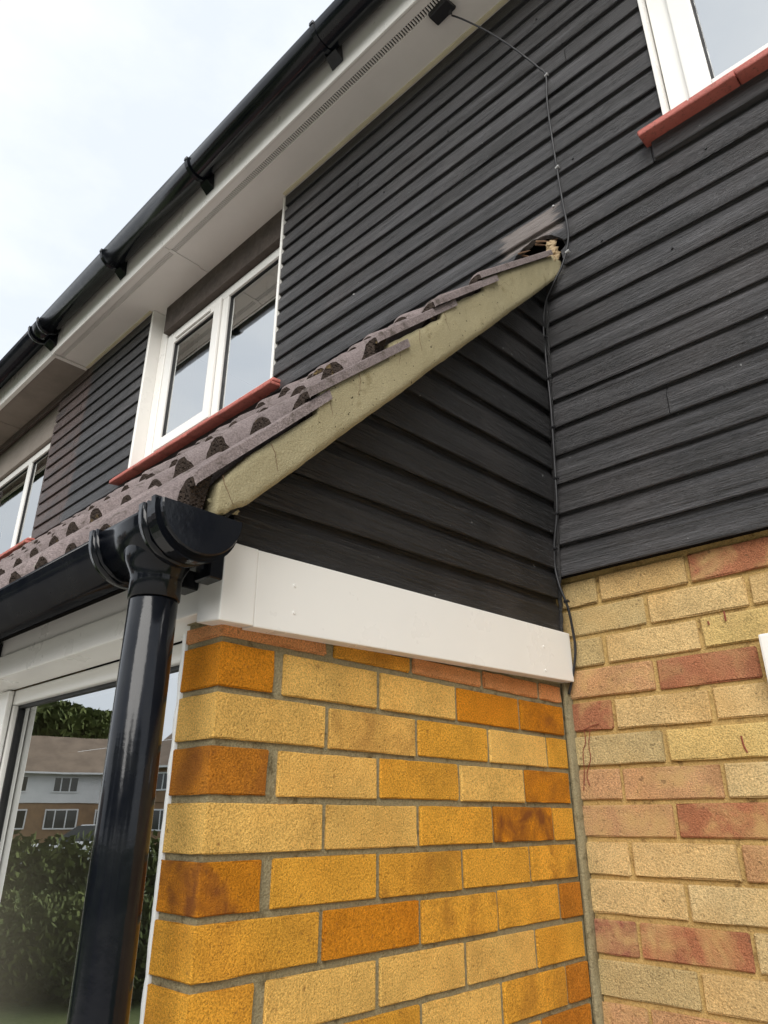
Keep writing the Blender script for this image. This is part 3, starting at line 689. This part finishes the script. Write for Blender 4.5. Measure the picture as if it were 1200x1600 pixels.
# ================================================================== cable
cab = thing('cable', 'thin black cable clipped down the boards into the inner corner', 'cable', (.16, .96, 2.3))
Pu = [at(706, 24, 2, 2.872), at(725, 31, 1, .868), at(760, 48, 1, .885), at(792, 68, 1, .905), at(822, 90, 1, .935), at(843, 107, 1, .958), at(853, 118, 1, .966), at(855, 160, 1, .967), at(861, 205, 1, .967), at(870, 262, 1, .967), at(879, 315, 1, .967),
      at(886, 350, 1, .966), at(888, 372, 1, .966), at(884, 396, 1, .964), at(877, 418, 1, .960), at(866, 440, 1, .955), at(853, 470, 1, .952), at(849, 505, 1, .952), at(851, 540, 1, .953), at(856, 590, 1, .953), at(861, 640, 1, .953), at(865, 700, 1, .953), at(868, 750, 1, .952),
      at(870, 800, 1, .952), at(866, 850, 1, .953), at(867, 885, 1, .954), at(874, 915, 1, .955), at(882, 935, 1, .960), at(889, 955, 1, .970), at(895, 985, 1, .985), at(899, 1015, 1, .992), at(896, 1050, 1, .995), at(889, 1085, 1, .995)]
mesh('sheath', tube(smoothpath(Pu, 6), .0033, 8), BKC, cab, True)
bx = at(690, 15, 2, SZ)
jb = mesh('connector_box', hexa([tuple(bx+Vector(v)) for v in ((-.045, -.022, -.026), (.045, -.030, -.026), (.052, .022, -.026), (-.040, .026, -.026), (-.050, -.026, -.001), (.042, -.034, -.001), (.050, .028, -.001), (-.044, .032, -.001))], .004), BKC, cab)
mesh('cable_gland', tube([bx+Vector((.035, .008, -.016)), at(704, 23, 2, 2.875)], [.008, .006], 10), BKC, cab)
for q, yy in (((853, 118), .966), ((870, 262), .967), ((886, 394), .964), ((851, 528), .952), ((856, 592), .952), ((863, 668), .952), ((868, 748), .952), ((870, 803), .952), ((866, 858), .952), ((884, 940), .964)):
    c = at(q[0], q[1], 1, yy)
    mesh('cable_clip', join(tube([c+Vector((-.004, 0, 0)), c+Vector((.007, -.002, 0))], .0042, 8), tube([c+Vector((.0065, .006, 0)), c+Vector((.0065, -.006, 0))], [.0018, .0026], 8)), METAL if q[1] < 400 else BKC, cab)
# ================================================================== white box on the right edge
bxx = thing('wall_box', 'white plastic box on the buff brick wall near the right edge', 'box', (.55, 1.0, .27))
mesh('casing', box((.468, .975, .285), (.66, 1.009, .392), .005, 2), WH, bxx)
mesh('lower_flange', box((.474, .985, .262), (.66, 1.0085, .2845), .002), GASK, bxx)
# dried red drips on the brick by the corner
def drip(pts, r=.0009):
    P = smoothpath([at(a, b, 1, BY-.0035) for a, b in pts], 4)
    mesh('paint_drip', tube(P, [r*(1.1+.6*noise.noise((p.z*200, 3, 1))) for p in P], 5), DRIP, house)
drip([(913, 1142), (915, 1160), (911, 1175), (913, 1205), (912, 1235)]); drip([(922, 1140), (920, 1165), (923, 1185), (917, 1210), (922, 1228)]); drip([(912, 1140), (925, 1134), (936, 1131)])
drip([(1158, 1150), (1162, 1165), (1168, 1176)], .0016); drip([(1131, 955), (1134, 970)], .0016); drip([(1106, 971), (1108, 976)], .0016); 
# nail heads and a bent nail on the boards
for px, py in ((865, 322), (1103, 232), (553, 460), (810, 42), (838, 30), (842, 72), (878, 68), (895, 248), (940, 376), (1050, 388), (700, 205), (525, 400), (600, 300)):
    c = at(px, py, 1, FY-.001); mesh('nail_head', tube([c+Vector((0, .002, 0)), c-Vector((0, .003, 0))], [.0036, .003], 8), METAL if px in (865, 553) else GASK, house)
# ================================================================== what the glass mirrors: street opposite
def far(az, dist, z=GZ):
    return Vector((-.6-math.sin(R(az))*dist, -math.cos(R(az))*dist, z))
def building(label, az, dist, length, depth, eave, ridge, upper, lower, turn=0, flip=False):
    c = far(az, dist); o = thing('distant_house', label, 'house', c)
    fwd = Vector((math.sin(R(az)), math.cos(R(az)), 0)); fwd.rotate(Matrix.Rotation(R(turn), 3, 'Z')); rt = Vector((fwd.y, -fwd.x, 0))
    def P(u, v, z): return c+rt*u+fwd*v+Vector((0, 0, z))     # v towards us
    def bx_(u0, u1, v0, v1, z0, z1): return hexa([P(u0, v0, z0), P(u1, v0, z0), P(u1, v1, z0), P(u0, v1, z0), P(u0, v0, z1), P(u1, v0, z1), P(u1, v1, z1), P(u0, v1, z1)])
    h = length/2
    mesh('wall', bx_(-h, h, -depth, 0, 0, 2.6), lower, o); mesh('wall', bx_(-h-.02, h+.02, -depth, .06, 2.61, eave), upper, o)
    V = [P(-h-.3, .5, eave-.1), P(h+.3, .5, eave-.1), P(h+.3, -depth/2, ridge), P(-h-.3, -depth/2, ridge), P(-h-.3, -depth-.5, eave-.1), P(h+.3, -depth-.5, eave-.1)]
    mesh('roof', (V, [(0, 1, 2, 3), (3, 2, 5, 4), (0, 3, 4), (1, 5, 2), (0, 4, 5, 1)]), RTILE, o)
    mesh('gutter', bx_(-h-.3, h+.3, .5, .6, eave-.15, eave-.03), WBOARD, o)
    for u in [-h+1.8+3.4*i for i in range(int((length-2)/3.4)+1)]:
        for z, hh, ww in ((3.3, 1.1, 1.7), (.9, 1.3, 2.2)):
            vv = .07 if z > 2 else .01
            f = mesh('window', join(bx_(u-ww/2, u+ww/2, vv, vv+.05, z, z+.09), bx_(u-ww/2, u+ww/2, vv, vv+.05, z+hh-.09, z+hh), bx_(u-ww/2, u-ww/2+.09, vv, vv+.05, z+.09, z+hh-.09), bx_(u+ww/2-.09, u+ww/2, vv, vv+.05, z+.09, z+hh-.09),
                 bx_(u-ww/6-.04, u-ww/6+.04, vv, vv+.05, z+.09, z+hh-.09), bx_(u+ww/6-.04, u+ww/6+.04, vv, vv+.05, z+.09, z+hh-.09)), WBOARD, o)
            mesh('pane', bx_(u-ww/2+.09, u+ww/2-.09, vv+.002, vv+.02, z+.09, z+hh-.09), DGL, f)
    return o
building('white boarded terrace across the road, mirrored in the ground floor window', 67.6, 58, 15, 8, 4.7, 7.5, WBOARD, DBRICK)
building('brown brick house at the far end of the road, mirrored beside the downpipe', 57.5, 48, 9, 8, 4.8, 7.6, DBRICK, DBRICK, 35)
def leaves(name, centers, n, size, mat, parent=None, **kw):
    V, F = [], []
    for _ in range(n):
        c, rx, ry, rz = random.choice(centers); u = Vector((random.gauss(0, 1), random.gauss(0, 1), random.gauss(0, 1))).normalized()*(random.random()**.28)
        p_ = Vector((c[0]+u.x*rx, c[1]+u.y*ry, c[2]+u.z*rz)); a = Vector((random.gauss(0, 1), random.gauss(0, 1), random.gauss(0, 1))).normalized()*size; b = a.orthogonal().normalized()*size*.6
        k = len(V); V += [p_-a, p_+b, p_+a, p_-b]; F.append((k, k+1, k+2, k+3))
    return mesh(name, (V, F), mat, parent, **kw)
for j, (az, dist, hgt, lab) in enumerate(((68.5, 76, 12.6, 'broad green tree behind the white terrace'), (64.5, 80, 12.2, 'round green tree behind the right half of the terrace'))):
    c = far(az, dist); t = thing('tree', lab, 'tree', c)
    mesh('trunk', tube([c, c+Vector((0, .1, hgt*.3)), c+Vector((.1, 0, hgt*.6))], [.4, .3, .15], 10), BARK, t)
    leaves('crown', [((c.x+random.uniform(-4, 4), c.y+random.uniform(-4, 4), c.z+hgt*random.uniform(.5, .82)), 2.6, 2.6, 1.9) for _ in range(16)], 16000, .42, LEAFM, t)
for j, (az, dist, hgt, lab) in enumerate(((-70, 17, 9, 'dense tree added out of view to the right, behind the viewer'), (-42, 20, 10, 'tall spreading tree added out of view behind the viewer, second from the right'), (-12, 19, 9, 'added unseen tree with a low crown straight behind the viewer'), (14, 22, 9, 'unseen leafy tree added across the lawn behind the viewer'))):  # unseen trees added behind the viewer to darken reflections in the black plastic
    c = far(az, dist); t = thing('tree', lab, 'tree', c)
    mesh('trunk', tube([c, c+Vector((0, .1, hgt*.3)), c+Vector((.1, 0, hgt*.6))], [.3, .22, .12], 10), BARK, t)
    leaves('crown', [((c.x+random.uniform(-3, 3), c.y+random.uniform(-3, 3), c.z+hgt*random.uniform(.35, .82)), 2.3, 2.3, 1.8) for _ in range(16)], 7000, .26, LEAFM, t)
hc = far(66, 13); d_ = Vector((math.cos(R(66)), -math.sin(R(66)), 0))
leaves('hedge', [(tuple(hc+d_*u+Vector((0, 0, .65+.1*random.random()))), .7, .7, .72) for u in [x*.5 for x in range(-20, 21)]], 26000, .085, LEAFM, label='leafy green garden hedge across the lawn, seen mirrored in the window', category='hedge')
for j, (az, dist, rr_, lab) in enumerate(((70, 8.5, .8, 'rounded shrub nearest the mirrored left edge of the window'), (67, 7.4, .75, 'low leafy shrub on the lawn in front of the hedge'), (64, 8.2, .8, 'spreading shrub on the lawn, mirrored beside the downpipe'), (61.5, 7.2, .7, 'small shrub on the lawn, mirrored right of the downpipe'))):
    c = far(az, dist); t = thing('shrub', lab, 'shrub', c, group='shrubs on the front lawn')
    leaves('foliage', [((c.x+random.uniform(-.35, .35), c.y+random.uniform(-.35, .35), c.z+.42), rr_*.8, rr_*.8, .46) for _ in range(5)], 5000, .045, LEAFM, t)
# parked car
cc = far(64.8, 24); car = thing('car', 'silver car parked in the street beyond the hedge, mirrored in the ground floor window', 'car', cc)
fd = Vector((math.sin(R(66+80)), math.cos(R(66+80)), 0)); sdv = Vector((fd.y, -fd.x, 0))
def CP(u, v, z): return cc+fd*u+sdv*v+Vector((0, 0, z))
prof = [(-2.1, .35), (-2.15, .62), (-1.95, .82), (-1.0, .95), (-.35, .98), (1.35, .98), (1.95, .92), (2.1, .6), (2.05, .35)]
V, F = sweep(lambda i, v: [CP(u*(1 if abs(v) < .8 else .97), v, .02+z*(1 if abs(v) < .8 else .965)) for u, z in prof], [-.86, -.78, 0, .78, .86])
mesh('body', (V, F), CARP, car, True)
cab_ = [(-.75, .96), (-.15, 1.40), (1.0, 1.44), (1.65, .97)]
mesh('cabin', sweep(lambda i, v: [CP(u*.97 if abs(v) > .6 else u, v*(1 if z < 1 else .8), .02+z) for u, z in cab_], [-.78, -.6, 0, .6, .78]), DGL, car)
mesh('car_roof', hexa([CP(-.1, -.5, 1.415), CP(1.0, -.5, 1.455), CP(1.0, .5, 1.455), CP(-.1, .5, 1.415), CP(-.05, -.48, 1.45), CP(.95, -.48, 1.48), CP(.95, .48, 1.48), CP(-.05, .48, 1.45)], .01), CARP, car)
for u in (-1.35, 1.3):
    for v in (-.8, .8):
        wl = mesh('wheel', tube([CP(u, v-.1, .32), CP(u, v+.1, .32)], .32, 20), TYRE, car); mesh('rim', tube([CP(u, v+.101*(1 if v > 0 else -1), .32), CP(u, v+.108*(1 if v > 0 else -1), .32)], .2, 16), CARP, wl)
for v in (-.6, .6): mesh('headlight', hexa([CP(-2.14, v-.16, .62), CP(-2.14, v+.16, .62), CP(-1.95, v+.16, .62), CP(-1.95, v-.16, .62), CP(-2.05, v-.16, .78), CP(-2.05, v+.16, .78), CP(-1.9, v+.16, .79), CP(-1.9, v-.16, .79)], .01), WHF, car)
